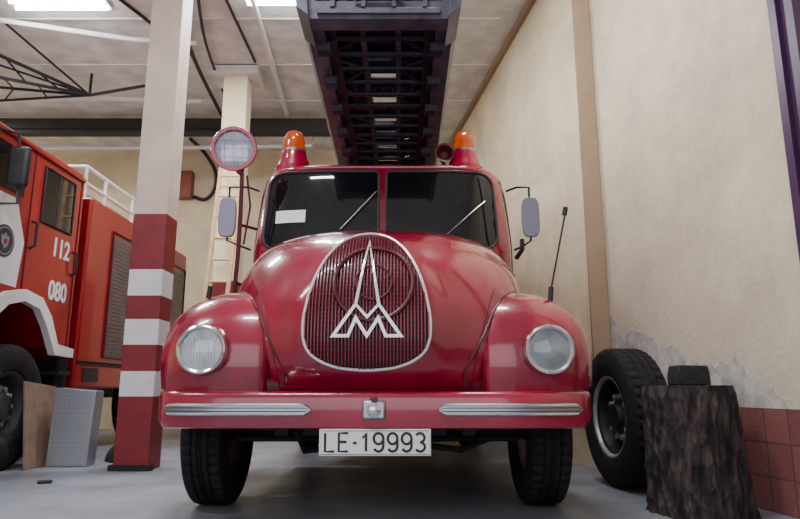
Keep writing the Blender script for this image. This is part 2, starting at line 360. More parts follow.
# ------------------------------------------------------------------ wheels
def wheel(rootobj, cx, cy, cz, R, w, rimmat, outward, yaw=0.0, rimring=None):
    ax = Vector((outward * math.cos(yaw), outward * math.sin(yaw), 0))
    prof = [(-.36, .56), (-.44, .60), (-.5, .70), (-.51, .78), (-.49, .88), (-.45, .945), (-.40, .985), (-.30, 1.0), (-.22, 1.0), (-.205, .975), (-.17, .975), (-.155, 1.0), (-.07, 1.0), (-.055, .975), (-.02, .975), (-.005, 1.0)]
    prof = prof + [(-a, r) for a, r in reversed(prof[:-1])]
    P = [(a * w, r * R) for a, r in prof]; P.append(P[0]); n = len(P)
    lug = {i for i in range(n) if abs(prof[i % len(prof)][0]) >= 0.2 and prof[i % len(prof)][1] > 0.97}
    def rf(i, k, r):
        if i in lug and (k % 3) == 0: return r - 0.013
        if 9 < i < n - 10 and r > 0.98 * R and ((k + i) % 3) == 0: return r - 0.008
        return r
    MB().lathe(P, (cx, cy, cz), ax, 132, 0, rf).build('tyre', 'rubber', rootobj, ang=25)
    b = MB()
    rp = [(-.35, .565), (-.33, .53), (.30, .52), (.35, .585), (.38, .585), (.37, .55), (.30, .50), (.05, .47), (.02, .40), (.10, .28), (.16, .24), (.17, .2), (.30, .18), (.31, .12), (.30, .0)]
    b.lathe([(a * w, r * R) for a, r in rp], (cx, cy, cz), ax, 48)
    b.build('rim', rimmat, rootobj)
    u = ax.cross(Vector((0, 0, 1))).normalized(); b = MB()
    for k in range(10):
        th = 2 * pi * k / 10; c = Vector((cx, cy, cz)) + (u * math.cos(th) + Vector((0, 0, 1)) * math.sin(th)) * R * .30
        b.tube([c + ax * w * .04, c + ax * w * .20], 0.020, 6)
    b.lathe([(.04 * w, .33 * R), (.10 * w, .34 * R), (.10 * w, .26 * R), (.04 * w, .26 * R), (.04 * w, .33 * R)], (cx, cy, cz), ax, 40)
    b.build('wheel_bolts', 'ringgrey' if rimring or rimmat == 'rimgrey' else rimmat, rootobj)
    if rimring:
        MB().lathe([(.32 * w, .525 * R), (.41 * w, .555 * R), (.43 * w, .58 * R), (.41 * w, .60 * R), (.30 * w, .55 * R), (.32 * w, .525 * R)], (cx, cy, cz), ax, 64).build('rim_ring', rimring, rootobj)

# ------------------------------------------------------------------ vintage fire truck
CX = -0.138
T = root('vintage_fire_truck', (CX, 5.6, 0), 'crimson vintage fire truck with rounded bonnet and aerial ladder', 'fire truck')

# bonnet
tab = np.array([(.69, 3.60, .985), (.75, 3.535, .99), (.85, 3.485, 1.0), (1.0, 3.46, 1.005), (1.15, 3.475, 1.01), (1.3, 3.52, 1.005), (1.45, 3.60, .985), (1.55, 3.69, .94), (1.63, 3.80, .89), (1.70, 3.95, .82),
                (1.76, 4.15, .72), (1.81, 4.35, .58), (1.845, 4.55, .42), (1.865, 4.7, .2), (1.87, 4.80, .001)])
YBN = 4.80
ft = catmull(tab, 6)
def nn_at(z):
    t = max(0.0, min(1.0, (z - 0.80) / 0.85)); t = t * t * (3 - 2 * t)
    return 3.05 - 0.75 * t
GO = -0.042
gz = [(.812, 0.0), (.818, .10), (.830, .17), (.855, .24), (.895, .298), (.94, .328), (1.0, .342), (1.08, .343), (1.16, .333), (1.25, .315), (1.35, .286), (1.44, .248), (1.52, .200), (1.575, .15), (1.61, .10), (1.632, .05), (1.638, 0.0)]
gzz = np.array([g[0] for g in gz]); gww = np.array([g[1] for g in gz])
def gw(z): return float(np.interp(z, gzz, gww))
def nose(x, z):
    """raised nose: the sheet metal swells forward round the grille and falls to a hollow before the wings"""
    d = abs(x - GO)
    zz = max(.80, min(z, 1.7)); w0 = 0.40 if zz < 1.2 else 0.40 - .30 * ((zz - 1.2) / .5)
    f = 1 / (1 + math.exp((d - w0 - .03) / .030))
    fz = max(0, min(1, (z - .74) / .10)) * max(0, min(1, (1.80 - z) / .20))
    return 0.046 * f * fz
def hood_base(x, z):
    yf = np.interp(z, ft[:, 0], ft[:, 1]); w = max(np.interp(z, ft[:, 0], ft[:, 2]), 1e-3)
    q = min(abs(x) / w, 0.9999); e = nn_at(z)
    return YBN - (YBN - yf) * (1 - q ** e) ** (1 / e)
def hood_y(x, z): return hood_base(x, z) + .024 - nose(x, z)
rows = []
for (z, yf, w) in ft:
    w = max(w, 1e-3); r = []; q = nn_at(z)
    for j in range(161):
        ph = -pi / 2 + pi * j / 160
        sx_ = math.sin(ph); cx_ = max(math.cos(ph), 0)
        x = w * math.copysign(abs(sx_) ** (2 / q), sx_)
        r.append((CX + x, YBN - (YBN - yf) * cx_ ** (2 / q) + .024 - nose(x, z), z))
    rows.append(r)
b = MB(); b.grid(rows)
hood = b.build('bonnet', 'red', T, ang=80)
def gy(x, z): return hood_y(x + GO, z)
G = MB(); zs = list(np.linspace(.813, .90, 12)) + list(np.linspace(.92, 1.54, 24)) + list(np.linspace(1.55, 1.637, 12))
G.grid([[(CX + GO + gw(z) * u, gy(gw(z) * u, z) - 0.006, z) for u in np.linspace(-1, 1, 25)] for z in zs])
G.build('grille_backing', 'grilled', T)
bars = MB(); nb = 37
for i in range(nb):
    x = -0.333 + 0.666 * i / (nb - 1)
    zz = [z for z in np.linspace(.815, 1.636, 60) if gw(z) > abs(x) + 0.004]
    if len(zz) < 2: continue
    L_ = [[(CX + GO + x - .004, gy(x, z) - .008, z), (CX + GO + x - .0028, gy(x, z) - .024, z), (CX + GO + x + .0028, gy(x, z) - .024, z), (CX + GO + x + .004, gy(x, z) - .008, z)] for z in zz]
    bars.grid(L_)
for z in np.linspace(.87, 1.6, 30):
    w = gw(z) - 0.01
    bars.tube([(CX + GO + w * u, gy(w * u, z) - 0.012, z) for u in np.linspace(-1, 1, 13)], 0.002, 4)
bars.build('grille_slats', mat('grille_red', (0.22, 0.003, 0.022), 0.35, coat=0.3), T)
def smooth_loop(pts, n=6):
    pts = [np.array(p) for p in pts]; m = len(pts); out = []
    for i in range(m):
        p0, p1, p2, p3 = pts[i - 1], pts[i], pts[(i + 1) % m], pts[(i + 2) % m]
        for k in range(n):
            t = k / n
            out.append(0.5 * ((2 * p1) + (-p0 + p2) * t + (2 * p0 - 5 * p1 + 4 * p2 - p3) * t * t + (-p0 + 3 * p1 - 3 * p2 + p3) * t ** 3))
    return out
loop = [(w, z) for z, w in gz] + [(-w, z) for z, w in reversed(gz[1:-1])]
sl = smooth_loop(loop)
MB().tube([(CX + GO + p[0], gy(p[0], p[1]) - 0.016, p[1]) for p in sl], 0.0085, 8, closed=True).build('grille_trim', 'silver', T, label='silver oval trim around the grille')
def onhood(px, z, off=0.036): return (CX + GO + px, gy(px, z) - off, z)
RX, RZ = 0.035, 1.29
ring = [(RX + .215 * math.cos(a), RZ + .215 * math.sin(a)) for a in np.linspace(0, 2 * pi, 56, endpoint=False)]
b = MB(); b.tube([onhood(x, z, .026) for x, z in ring], 0.013, 8, closed=True)
b.build('grille_ring', mat('ring_red', (0.07, 0.003, 0.012), 0.35), T)
ring = [(RX + .10 * math.cos(a), RZ + .10 * math.sin(a)) for a in np.linspace(0, 2 * pi, 40, endpoint=False)]
b = MB(); b.tube([onhood(x, z, .026) for x, z in ring], 0.006, 8, closed=True); b.build('grille_ring', M['reddark'], T)
# emblem: flat silver strips
def strip(b, pts, wd=.0085, closed=False):
    pts = [np.array(p, float) for p in pts]; n = len(pts); L_ = []; R__ = []
    for i in range(n):
        p = pts[i]
        a = pts[i - 1] if (i > 0 or closed) else None; c = pts[(i + 1) % n] if (i < n - 1 or closed) else None
        d1 = (p - a) / np.linalg.norm(p - a) if a is not None else None; d2 = (c - p) / np.linalg.norm(c - p) if c is not None else None
        if d1 is None: d1 = d2
        if d2 is None: d2 = d1
        n1 = np.array([-d1[1], d1[0]]); n2 = np.array([-d2[1], d2[0]]); nm = n1 + n2; nm /= max(np.linalg.norm(nm), 1e-6)
        k = wd / max(nm.dot(n1), .33); L_.append(p + nm * k); R__.append(p - nm * k)
    for i in range(n if closed else n - 1):
        j = (i + 1) % n; seg = 7
        A = [L_[i] + (L_[j] - L_[i]) * t for t in np.linspace(0, 1, seg)]; B = [R__[i] + (R__[j] - R__[i]) * t for t in np.linspace(0, 1, seg)]
        b.grid([[onhood(*a_, .044), onhood(*b_, .044), onhood(*b_, .030), onhood(*a_, .030), onhood(*a_, .044)] for a_, b_ in zip(A, B)])
b = MB(); q = .004
strip(b, [(q, 1.55), (q - .062, 1.16), (q - .180, .99), (q - .100, .99), (q - .060, 1.085), (q, .99), (q + .060, 1.085), (q + .100, .99), (q + .180, .99), (q + .062, 1.16)], closed=True)
strip(b, [(q - .062, 1.16), (q, 1.09), (q + .062, 1.16)], .007)
b.build('grille_emblem', 'silver', T, smooth=False, label='silver spire and letter M emblem')
for sg in (-1, 1):
    P = []
    for t in np.linspace(0, 1, 30):
        z = .70 + .60 * t; x = sg * (.53 + .07 * t + .10 * t * t)
        P.append((CX + x, hood_y(x, z) - 0.0002, z))
    MB().tube(P, 0.003, 6).build('bonnet_seam', 'reddark', T)
P = [(CX, hood_y(0, z) - 0.001, z) for z in np.linspace(1.66, 1.86, 24)]
MB().tube(P, 0.005, 6).build('bonnet_hinge', 'reddark', T)
b = MB(); b.tube([(CX + x, hood_y(x, z) - .004, z) for x, z in ((.80, 1.52), (.84, 1.50), (.88, 1.485), (.92, 1.47))], 0.006, 6); b.build('bonnet_script', 'chromed', T)

# wings
prof = np.array([(3.60, .67), (3.575, .78), (3.57, .90), (3.60, 1.02), (3.675, 1.15), (3.81, 1.255), (4.0, 1.31), (4.2, 1.31), (4.42, 1.24), (4.64, 1.10), (4.82, .9), (4.94, .67)])
pf = catmull(prof, 5)
acr = [(.60, .03), (.64, .012), (.68, .003), (.72, 0), (.78, -.002), (.85, .001), (.92, .007), (.98, .017), (1.04, .034), (1.10, .060), (1.15, .090), (1.20, .132), (1.24, .184), (1.267, .238), (1.285, .31)]
tan = np.gradient(pf, axis=0); nr = np.stack([tan[:, 1], -tan[:, 0]], 1); nr /= np.linalg.norm(nr, axis=1)[:, None]
for s in (-1, 1):
    rows = []
    for p, n_ in zip(pf, nr):
        rows.append([(CX + s * x, p[0] + n_[0] * i_, max(p[1] + n_[1] * i_, .66)) for x, i_ in acr])
    b = MB(); b.grid(rows)
    b.build('front_wing', 'red', T, ang=80, solid=0.006)
    MB().box(CX + s * .95, CX + s * 1.22, 4.93, 6.3, .60, .68).build('running_board', 'red', T, bevel=0.01)
    P = []
    for p in pf[3:36]:
        z = p[1]
        if z < .7: continue
        best = None
        for x in np.linspace(.50, .98, 97):
            if hood_y(x, z) >= p[0]: best = x; break
        if best: P.append((CX + s * best, p[0] - .002, z + .001))
    if len(P) > 3: MB().tube(P, 0.008, 6).build('wing_beading', 'reddark', T)

# headlamps
for s, hx in ((-1, .945), (1, .955)):
    hr = sub_root('headlamp', (CX + s * hx, 3.56, .925), T)
    o = (CX + s * hx, 3.60, .925)
    MB().lathe([(-.01, .142), (.05, .136), (.085, .130), (.085, .120), (-.01, .118), (-.01, .142)], o, (0, -1, 0), 56).build('lamp_shell', 'red', hr)
    MB().lathe([(.062, .137), (.085, .138), (.100, .133), (.106, .124), (.098, .113), (.08, .111), (.062, .137)], o, (0, -1, 0), 56).build('lamp_rim', 'chrome', hr)
    MB().lathe([(.082, .114), (.06, .108), (.035, .085), (.018, .05), (.012, .02), (.012, 0)], o, (0, -1, 0), 56).build('lamp_reflector', 'bowl', hr)
    MB().lathe([(.012, .02), (.05, .02), (.062, .012), (.065, 0)], o, (0, -1, 0), 20).build('lamp_bulb', 'silver', hr)
    MB().lathe([(.084, .1135), (.100, .09), (.111, .06), (.117, .03), (.119, 0.0), (.115, 0.0), (.113, .03), (.107, .06), (.096, .09), (.081, .112), (.084, .1135)], o, (0, -1, 0), 56).build('lamp_lens', 'lensglass', hr)
    b = MB()
    for k in range(-6, 7):
        x = k * .016; h_ = math.sqrt(.107 ** 2 - x * x)
        b.tube([(o[0] + x, o[1] - (.119 - .035 * ((x * x + z * z) / .0128)) - .0005, o[2] + z) for z in np.linspace(-h_, h_, 9)], .0012, 4)
    b.build('lens_ribs', 'lensglass', hr)

# bumper
def bumy(x): a = max(abs(x) - .70, 0); return 3.48 + 0.45 * a * a + (0 if abs(x) < 1.12 else 7 * (abs(x) - 1.12) ** 2)
pb = [(.02, -.098), (.004, -.090), (-.002, -.05), (-.004, .04), (.0, .080), (.014, .094), (.04, .100), (.14, .102), (.15, .09), (.15, -.09), (.13, -.098), (.04, -.10)]
xs = np.linspace(-1.195, 1.195, 81); R_ = []
for x in xs:
    k = 1.0 if abs(x) < 1.13 else 1 - .35 * ((abs(x) - 1.13) / .065) ** 2
    R_.append([(CX + x, bumy(x) + q_[0], .603 + (q_[1] if q_[1] > 0 else q_[1] * k)) for q_ in pb])
b = MB(); b.grid([r + [r[0]] for r in R_]); b.add(R_[0], [list(range(12))]); b.add(R_[-1], [list(range(12))])
b.build('bumper', 'red', T, ang=50)
for (xa, xb) in ((-1.145, -.335), (.345, 1.125)):
    n_ = 28; xs = np.linspace(xa, xb, n_)
    sc = [max(0.25, min(1, math.sqrt(max(0, 1 - (1 - min(t, n_ - 1 - t) / 1.5) ** 2)) if min(t, n_ - 1 - t) < 1.5 else 1)) for t in range(n_)]
    R_ = []; b = MB()
    base = [(0.0, -.032), (-.016, -.032), (-.024, -.024), (-.024, -.012), (-.012, -.006), (-.012, .006), (-.024, .012), (-.024, .024), (-.016, .032), (0, .032)]
    for x, k in zip(xs, sc): R_.append([(CX + x, bumy(x) + q_[0], .606 + q_[1] * k) for q_ in base])
    b.grid([r + [r[0]] for r in R_]); b.add(R_[0], [list(range(10))]); b.add(R_[-1], [list(range(10))])
    b.build('bumper_strip', 'chromed', T, label='ribbed chrome bumper strip')
    for dz in (-.023, .023):
        MB().tube([(CX + x, bumy(x) - .025, .606 + dz) for x in xs[1:-1]], 0.005, 6).build('strip_edge', 'chrome', T)
b = MB(); b.box(CX - .062, CX + .062, 3.455, 3.48, .555, .655); b.build('bumper_badge', 'chromed', T, bevel=0.014)
b = MB(); b.lathe([(0, .040), (.02, .038), (.03, .022), (.033, 0)], (CX, 3.457, .605), (0, -1, 0), 24); b.build('badge_boss', 'chrome', T)
b = MB(); b.box(CX - .02, CX + .02, 3.44, 3.455, .655, .672); b.build('badge_catch', 'reddark', T, bevel=.004)
PL = sub_root('number_plate', (CX, 3.47, .44), T)
MB().box(CX - .285, CX + .30, 3.466, 3.474, .372, .508).build('plate_panel', 'plate', PL, bevel=0.006)
def arc(cx_, cy_, rx, ry, a0, a1, n=14): return [(cx_ + rx * math.cos(math.radians(a0 + (a1 - a0) * i / n)), cy_ + ry * math.sin(math.radians(a0 + (a1 - a0) * i / n))) for i in range(n + 1)]
nine = arc(.5, .70, .5, .30, 0, 360, 24)
nine_t = [(1.0, .70), (1.0, .36)] + arc(.5, .30, .5, .30, 0, -150, 12)
GL = {'L': [[(0, 1), (0, 0), (1, 0)]], 'E': [[(1, 1), (0, 1), (0, 0), (1, 0)], [(0, .52), (.85, .52)]],
      '-': [[(0.1, .46), (.9, .46)]], '1': [[(.12, .74), (.58, 1.0), (.58, 0)]],
      '9': [nine, nine_t], '3': [arc(.45, .75, .48, .25, 150, -90, 14) + arc(.45, .25, .52, .25, 90, -150, 14)]}
layout = [('L', .048), ('E', .048), ('-', .024), ('1', .040), ('9', .050), ('9', .050), ('9', .050), ('3', .048)]
tot = sum(w_ for _, w_ in layout) + .0235 * (len(layout) - 1); xcur = CX + .008 - tot / 2
for ch, cw in layout:
    b = MB()
    for st in GL[ch]:
        pts = [(xcur + p[0] * cw, 3.4652, .441 - .046 + p[1] * .092) for p in st]
        b.tube(pts, .0078, 6)
    b.v = [(v[0], 3.4652 + (v[1] - 3.4652) * .25, v[2]) for v in b.v]
    b.build('plate_character', 'ink', PL)
    xcur += cw + .0235
b = MB(); b.tube([(CX + x, 3.4655, z) for x, z in ((-.277, .381), (.292, .381), (.292, .499), (-.277, .499))], 0.0016, 4, closed=True); b.build('plate_border', 'ink', PL)

# cab
ct = np.array([(.80, 4.82, 1.04), (1.3, 4.80, 1.06), (1.75, 4.79, 1.07), (1.9, 4.80, 1.065), (2.1, 4.835, 1.05), (2.3, 4.875, 1.03), (2.42, 4.905, 1.01), (2.48, 4.945, .985), (2.525, 5.01, .935), (2.56, 5.12, .82), (2.585, 5.3, .60), (2.595, 5.5, .3), (2.6, 5.6, .01)])
cf = catmull(ct, 5); YC = 5.62; NC = 5.0
rows = []
for (z, yf, w) in cf:
    w = max(w, .005); r = []
    for j in range(97):
        a = 2 * pi * j / 96; sa, ca = math.sin(a), math.cos(a)
        r.append((CX + w * math.copysign(abs(sa) ** (2 / NC), sa), YC - max(YC - yf, .005) * math.copysign(abs(ca) ** (2 / NC), ca), z))
    rows.append(r)
b = MB(); b.grid(rows); b.build('cab_shell', 'red', T, ang=70)
def cab_y(x, z):
    yf = np.interp(z, cf[:, 0], cf[:, 1]); w = np.interp(z, cf[:, 0], cf[:, 2]); q = min(abs(x) / w, .999)
    return YC - (YC - yf) * (1 - q ** NC) ** (1 / NC)
for s in (-1, 1):
    z0, z1, xa, xb = 1.775, 2.43, .030, (.94 if s < 0 else .905)
    zl = np.concatenate([np.linspace(z0, z0 + .1, 8)[:-1], np.linspace(z0 + .1, z1 - .12, 10)[:-1], np.linspace(z1 - .12, z1, 10)])
    rws = []
    for z in zl:
        ro = .12; ri = .035
        def cut(r_): 
            if z > z1 - r_: return r_ - math.sqrt(max(0, r_ * r_ - (z - (z1 - r_)) ** 2))
            if z < z0 + r_: return r_ - math.sqrt(max(0, r_ * r_ - ((z0 + r_) - z) ** 2))
            return 0
        e0 = xa + cut(ri); e1 = xb - cut(ro) - (z - z0) * .03
        rws.append([(CX + s * x, cab_y(x, z) - .006, z) for x in np.linspace(e0, e1, 24)])
    b = MB(); b.grid(rws); b.build('windscreen_pane', 'glass', T, ang=80)
    ol = [r[0] for r in rws] + rws[-1][1:-1] + [r[-1] for r in reversed(rws)] + list(reversed(rws[0][1:-1]))
    MB().tube([(p[0], p[1] - .003, p[2]) for p in ol], 0.011, 6, closed=True).build('windscreen_seal', 'seal', T)
gx = np.linspace(-.97, .97, 40)
MB().tube([(CX + x, cab_y(x, 2.475) - .012, 2.475 - .06 * abs(x / .97) ** 6) for x in gx], 0.014, 8).build('roof_gutter', 'red', T)
x0, x1 = -.84, -.60
b = MB(); b.grid([[(CX + x, cab_y(x, z) - .013, z) for x in np.linspace(x0, x1, 6)] for z in (1.985, 2.035, 2.09)]); b.build('paper_notice', 'paper', T)
for (xa, za, xb, zb) in ((-.32, 1.92, -.05, 2.24), (.48, 1.86, .81, 2.17)):
    b = MB(); b.tube([(CX + xa + (xb - xa) * t, cab_y(xa + (xb - xa) * t, za + (zb - za) * t) - .03, za + (zb - za) * t) for t in np.linspace(0, 1, 8)], 0.005, 6)
    b.build('wiper', 'chromed', T)
def cab_x(y, z):
    yf = np.interp(z, cf[:, 0], cf[:, 1]); w = np.interp(z, cf[:, 0], cf[:, 2]); q = min(abs(y - YC) / (YC - yf), .999)
    return w * (1 - q ** NC) ** (1 / NC)
for s in (-1, 1):
    b = MB(); b.grid([[(CX + s * (cab_x(y, z) + .006), y, z) for y in np.linspace(5.15, 6.05, 14)] for z in np.linspace(1.82, 2.36, 8)]); b.build('door_window', 'glass', T)
    dr = sub_root('door', (CX + s * 1.05, 5.6, 1.4), T)
    ol = [(5.08, .95), (6.12, .95), (6.12, 2.41), (5.08, 2.41)]
    P = []
    for (a, c) in zip(ol, ol[1:] + ol[:1]):
        for t in np.linspace(0, 1, 12, endpoint=False):
            y = a[0] + (c[0] - a[0]) * t; z = a[1] + (c[1] - a[1]) * t; P.append((CX + s * (cab_x(y, z) + .001), y, z))
    MB().tube(P, .005, 5, closed=True).build('door_seam', 'reddark', dr)
    MB().tube([(CX + s * 1.05, 5.95, 1.65), (CX + s * 1.10, 5.95, 1.65), (CX + s * 1.10, 5.8, 1.65)], .012, 8).build('door_handle', 'chrome', dr)
b = MB(); b.box(CX - 1.1, CX + 1.1, 6.5, 10.2, .85, 1.95); b.box(CX - .9, CX + .9, 6.5, 10.1, 1.95, 2.15); b.build('rear_body', 'red', T, bevel=0.04, bseg=3)
b = MB(); b.lathe([(0, .6), (.35, .6), (.4, .5), (.6, .45), (.85, .4)], (CX, 8.2, 2.15), (0, 0, 1), 40); b.build('turntable', 'ladderd', T)
b = MB()
for s in (-1, 1): b.box(CX + s * .38, CX + s * .46, 3.75, 10.0, .62, .80)
b.box(CX - .9, CX + .9, 3.85, 4.9, .78, .84)
b.box(CX - .4, CX + .4, 3.66, 3.74, .46, .68)
b.box(CX - .35, CX + .35, 4.6, 6.0, .40, .7)
b.box(CX - .20, CX + .24, 4.45, 5.2, .32, .5)
for s in (-1, 1):
    b.box(CX + s * .55, CX + s * .64, 3.75, 4.85, .50, .60)
    b.box(CX + s * .48, CX + s * .56, 3.66, 3.9, .46, .66)
    b.box(CX + s * .62, CX + s * .80, 3.9, 3.95, .48, .9)
    b.box(CX + s * .45, CX + s * 1.08, 5.1, 6.3, .36, .84)
    b.box(CX + s * .80, CX + s * 1.12, 8.0, 8.03, .15, .85)
b.build('chassis', 'chassis', T, smooth=False, bevel=0.01)
b = MB(); b.tube([(CX - .95, 4.3, .46), (CX - .5, 4.3, .44), (CX, 4.3, .46), (CX + .5, 4.3, .44), (CX + .95, 4.3, .46)], [.06, .055, .10, .055, .06], 12)
b.tube([(CX - .85, 4.05, .42), (CX + .85, 4.05, .42)], .02, 8)
b.tube([(CX - .45, 3.72, .5), (CX - .42, 3.9, .36), (CX - .2, 4.0, .38)], .02, 8)
b.tube([(CX + .2, 3.9, .40), (CX + .5, 3.95, .36), (CX + .7, 4.1, .42)], .018, 8)
b.build('front_axle', 'chassis', T)
b = MB(); b.tube([(CX - .95, 8.6, .46), (CX, 8.6, .46), (CX + .95, 8.6, .46)], [.07, .16, .07], 12); b.build('rear_axle', 'chassis', T)
for s in (-1, 1):
    for yy in (4.3, 8.6):
        wr = sub_root('wheel', (CX + s * 1.02, yy, .46), T)
        wheel(wr, CX + s * 1.025, yy, .46, .46, .262, 'reddark', s)
for s, xx in ((-1, -.79), (1, .70)):
    br = sub_root('warning_beacon', (CX + xx, 5.3, 2.56), T)
    MB().lathe([(-.03, .165), (.035, .162), (.04, .148), (.10, .132), (.105, .120), (.15, .115), (.18, .108), (.18, 0)], (CX + xx, 5.3, 2.555), (0, 0, 1), 36).build('beacon_base', 'red', br)
    MB().lathe([(0, .108), (.02, .108), (.02, .096)], (CX + xx, 5.3, 2.733), (0, 0, 1), 36).build('beacon_collar', 'chromed', br)
    MB().lathe([(0, .03), (.10, .03), (.12, .0)], (CX + xx, 5.3, 2.753), (0, 0, 1), 16).build('beacon_bulb', 'silver', br)
    MB().lathe([(0, .098), (.08, .096), (.13, .087), (.17, .062), (.185, .0)], (CX + xx, 5.3, 2.753), (0, 0, 1), 36).build('beacon_dome', 'orange', br)
# small horn beside the beacon
b = MB(); b.lathe([(-.03, .0), (-.03, .03), (.08, .04), (.16, .075), (.17, .085), (.165, .07), (.10, .03), (.10, 0)], (CX + .52, 5.35, 2.70), (0, -1, 0), 28); b.tube([(CX + .52, 5.33, 2.58), (CX + .52, 5.33, 2.68)], .02, 8); b.build('roof_horn', 'reddark', T)
# search lamp
sx0, sy0, sz0 = CX - 1.15, 4.7, 2.54
sp = sub_root('search_lamp', (sx0, sy0, sz0), T)
ax = Vector((0.1, -1, -.12)).normalized(); o = Vector((sx0, sy0, sz0))
MB().lathe([(-.2, .0), (-.19, .05), (-.12, .12), (-.03, .165), (.02, .178), (.03, .172), (.03, .148), (.0, .148)], o, ax, 48).build('lamp_shell', 'red', sp)
MB().lathe([(.0, .150), (.012, .148), (.03, .09), (.035, 0)], o, ax, 48).build('lamp_lens', 'slens', sp)
b = MB(); u = ax.cross(Vector((0, 0, 1))).normalized(); v = u.cross(ax)
for k in (-.07, 0, .07):
    h_ = math.sqrt(.148 ** 2 - k * k)
    b.tube([o + ax * .035 + u * k - v * h_, o + ax * .04 + u * k, o + ax * .035 + u * k + v * h_], .0018, 5)
    b.tube([o + ax * .035 + v * k - u * h_, o + ax * .04 + v * k, o + ax * .035 + v * k + u * h_], .0018, 5)
b.build('lamp_guard', 'chromed', sp)
b = MB(); b.tube([(sx0 + .06, 4.74, 2.36), (sx0 + .06, 4.76, 2.0), (sx0 + .05, 4.78, 1.7), (sx0 + .03, 4.80, 1.42)], .017, 8)
b.tube([(sx0 + .06, 4.74, 2.36), (sx0 + .02, 4.73, 2.40)], .03, 8)
b.tube([(sx0 + .06, 4.76, 1.95), (CX - .99, 4.9, 1.95)], .012, 8); b.tube([(sx0 + .04, 4.79, 1.5), (CX - 1.01, 4.95, 1.5)], .012, 8)
b.tube([(sx0 + .1, 4.74, 2.34), (sx0 + .13, 4.77, 2.1), (sx0 + .09, 4.78, 1.8)], .008, 6)
b.build('lamp_bracket', 'reddark', sp)
for s, mx in ((-1, -1.20), (1, 1.15)):
    mr = sub_root('wing_mirror', (CX + mx, 4.8, 2.03), T)
    n = 24; pts = []
    for k in range(n):
        a = 2 * pi * k / n; ca, sa = math.cos(a), math.sin(a)
        pts.append((CX + mx + .070 * math.copysign(abs(ca) ** .5, ca), 2.02 + .16 * math.copysign(abs(sa) ** .6, sa)))
    MB().prism(pts, 4.78, 4.81, 'y').build('mirror_shell', 'mirror', mr, bevel=.01, bseg=3)
    b = MB(); b.tube([(CX + s * .99, 4.92, 2.27), (CX + s * 1.06, 4.85, 2.28), (CX + mx, 4.82, 2.27), (CX + mx, 4.82, 1.84), (CX + s * 1.09, 4.86, 1.80), (CX + s * 1.04, 4.93, 1.79)], .009, 8)
    b.build('mirror_arm', 'black', mr)
b = MB(); b.tube([(CX + 1.05, 4.92, 1.72), (CX + 1.09, 4.86, 1.78), (CX + 1.09, 4.86, 1.86)], .018, 8); b.build('arm_clamp', 'black', T)
b = MB(); b.tube([(CX + 1.06, 3.9, 1.24), (CX + 1.07, 3.9, 1.33)], .016, 8); b.tube([(CX + 1.065, 3.9, 1.30), (CX + 1.18, 3.9, 1.80)], .006, 8)
b.tube([(CX + 1.175, 3.9, 1.79), (CX + 1.185, 3.9, 1.84)], .016, 8); b.build('wing_marker', 'black', T, label='black rod wing marker')
b = MB(); b.tube([(CX - 1.04, 3.9, 1.26), (CX - 1.03, 3.9, 1.335)], .016, 8); b.build('wing_marker_stub', 'black', T)
b = MB(); b.tube([(CX - .98, 4.35, 1.27), (CX - .9, 4.3, 1.34), (CX - .80, 4.35, 1.36)], .012, 8); b.build('wing_hook', 'black', T)

# aerial ladder
LD = sub_root('aerial_ladder', (CX, 6.5, 3.1), T)
y0, y1 = 3.82, 10.0
for s in (-1, 1):
    b = MB()
    def rail_sec(k): return [(CX + s * (.38 + k), 3.10), (CX + s * (.495 + k), 3.10), (CX + s * (.53 + k), 3.16), (CX + s * (.53 + k), 3.30), (CX + s * (.495 + k), 3.32), (CX + s * (.48 + k), 3.32), (CX + s * (.48 + k), 3.15), (CX + s * (.38 + k), 3.14)]
    A_ = [(p[0], y0, p[1]) for p in rail_sec(0)]; B_ = [(p[0], y1, p[1]) for p in rail_sec(.06)]
    b.add(A_ + B_, [list(range(8)), list(range(8, 16))] + [(i, (i + 1) % 8, 8 + (i + 1) % 8, 8 + i) for i in range(8)])
    b.box(CX + s * .48, CX + s * .52, y0, y1, 3.58, 3.64)
    for i in range(20):
        y = y0 + .1 + i * .3
        b.tube([(CX + s * .50, y, 3.3), (CX + s * .50, y + .15, 3.6), (CX + s * .50, y + .3, 3.3)], .014, 6)
    b.build('ladder_rail', 'ladderl', LD)
    b = MB(); b.box(CX + s * .31, CX + s * .385, y0 - .02, y1, 3.15, 3.29); b.box(CX + s * .33, CX + s * .36, y0, y1, 3.47, 3.51)
    b.box(CX + s * .22, CX + s * .27, y0 - .04, y1, 3.19, 3.34)
    b.build('inner_rail', 'ladder', LD)
    b = MB(); b.box(CX + s * .11, CX + s * .50, 3.9, y1, 3.345, 3.365); b.build('side_plate', 'ladderd', LD)
    b = MB(); b.box(CX + s * .105, CX + s * .145, 4.0, y1, 3.17, 3.25); b.build('centre_rail', 'ladderl', LD)
    for i in range(8):
        y = 4.1 + i * .5
        b = MB(); b.prism([(y, 3.11), (y + .14, 3.11), (y + .14, 3.07), (y + .09, 3.04), (y + .02, 3.05)], min(CX + s * .35, CX + s * .45), max(CX + s * .35, CX + s * .45), 'x')
        b.build('roller_bracket', 'ladder', LD, bevel=.006)
        b = MB(); b.tube([(CX + s * .13, y + .05, 3.18), (CX + s * .40, y + .30, 3.16), (CX + s * .13, y + .53, 3.18)], .015, 6); b.build('ladder_brace', 'ladder', LD)
for i in range(27):
    y = y0 + .12 + i * .22
    MB().tube([(CX - .44, y, 3.17), (CX + .44, y, 3.17)], .024, 8).build('rung', 'ladder', LD)
for i in range(27):
    y = 4.0 + i * .22
    MB().tube([(CX - .30, y, 3.30), (CX + .30, y, 3.30)], .026, 8).build('rung', 'ladder', LD)
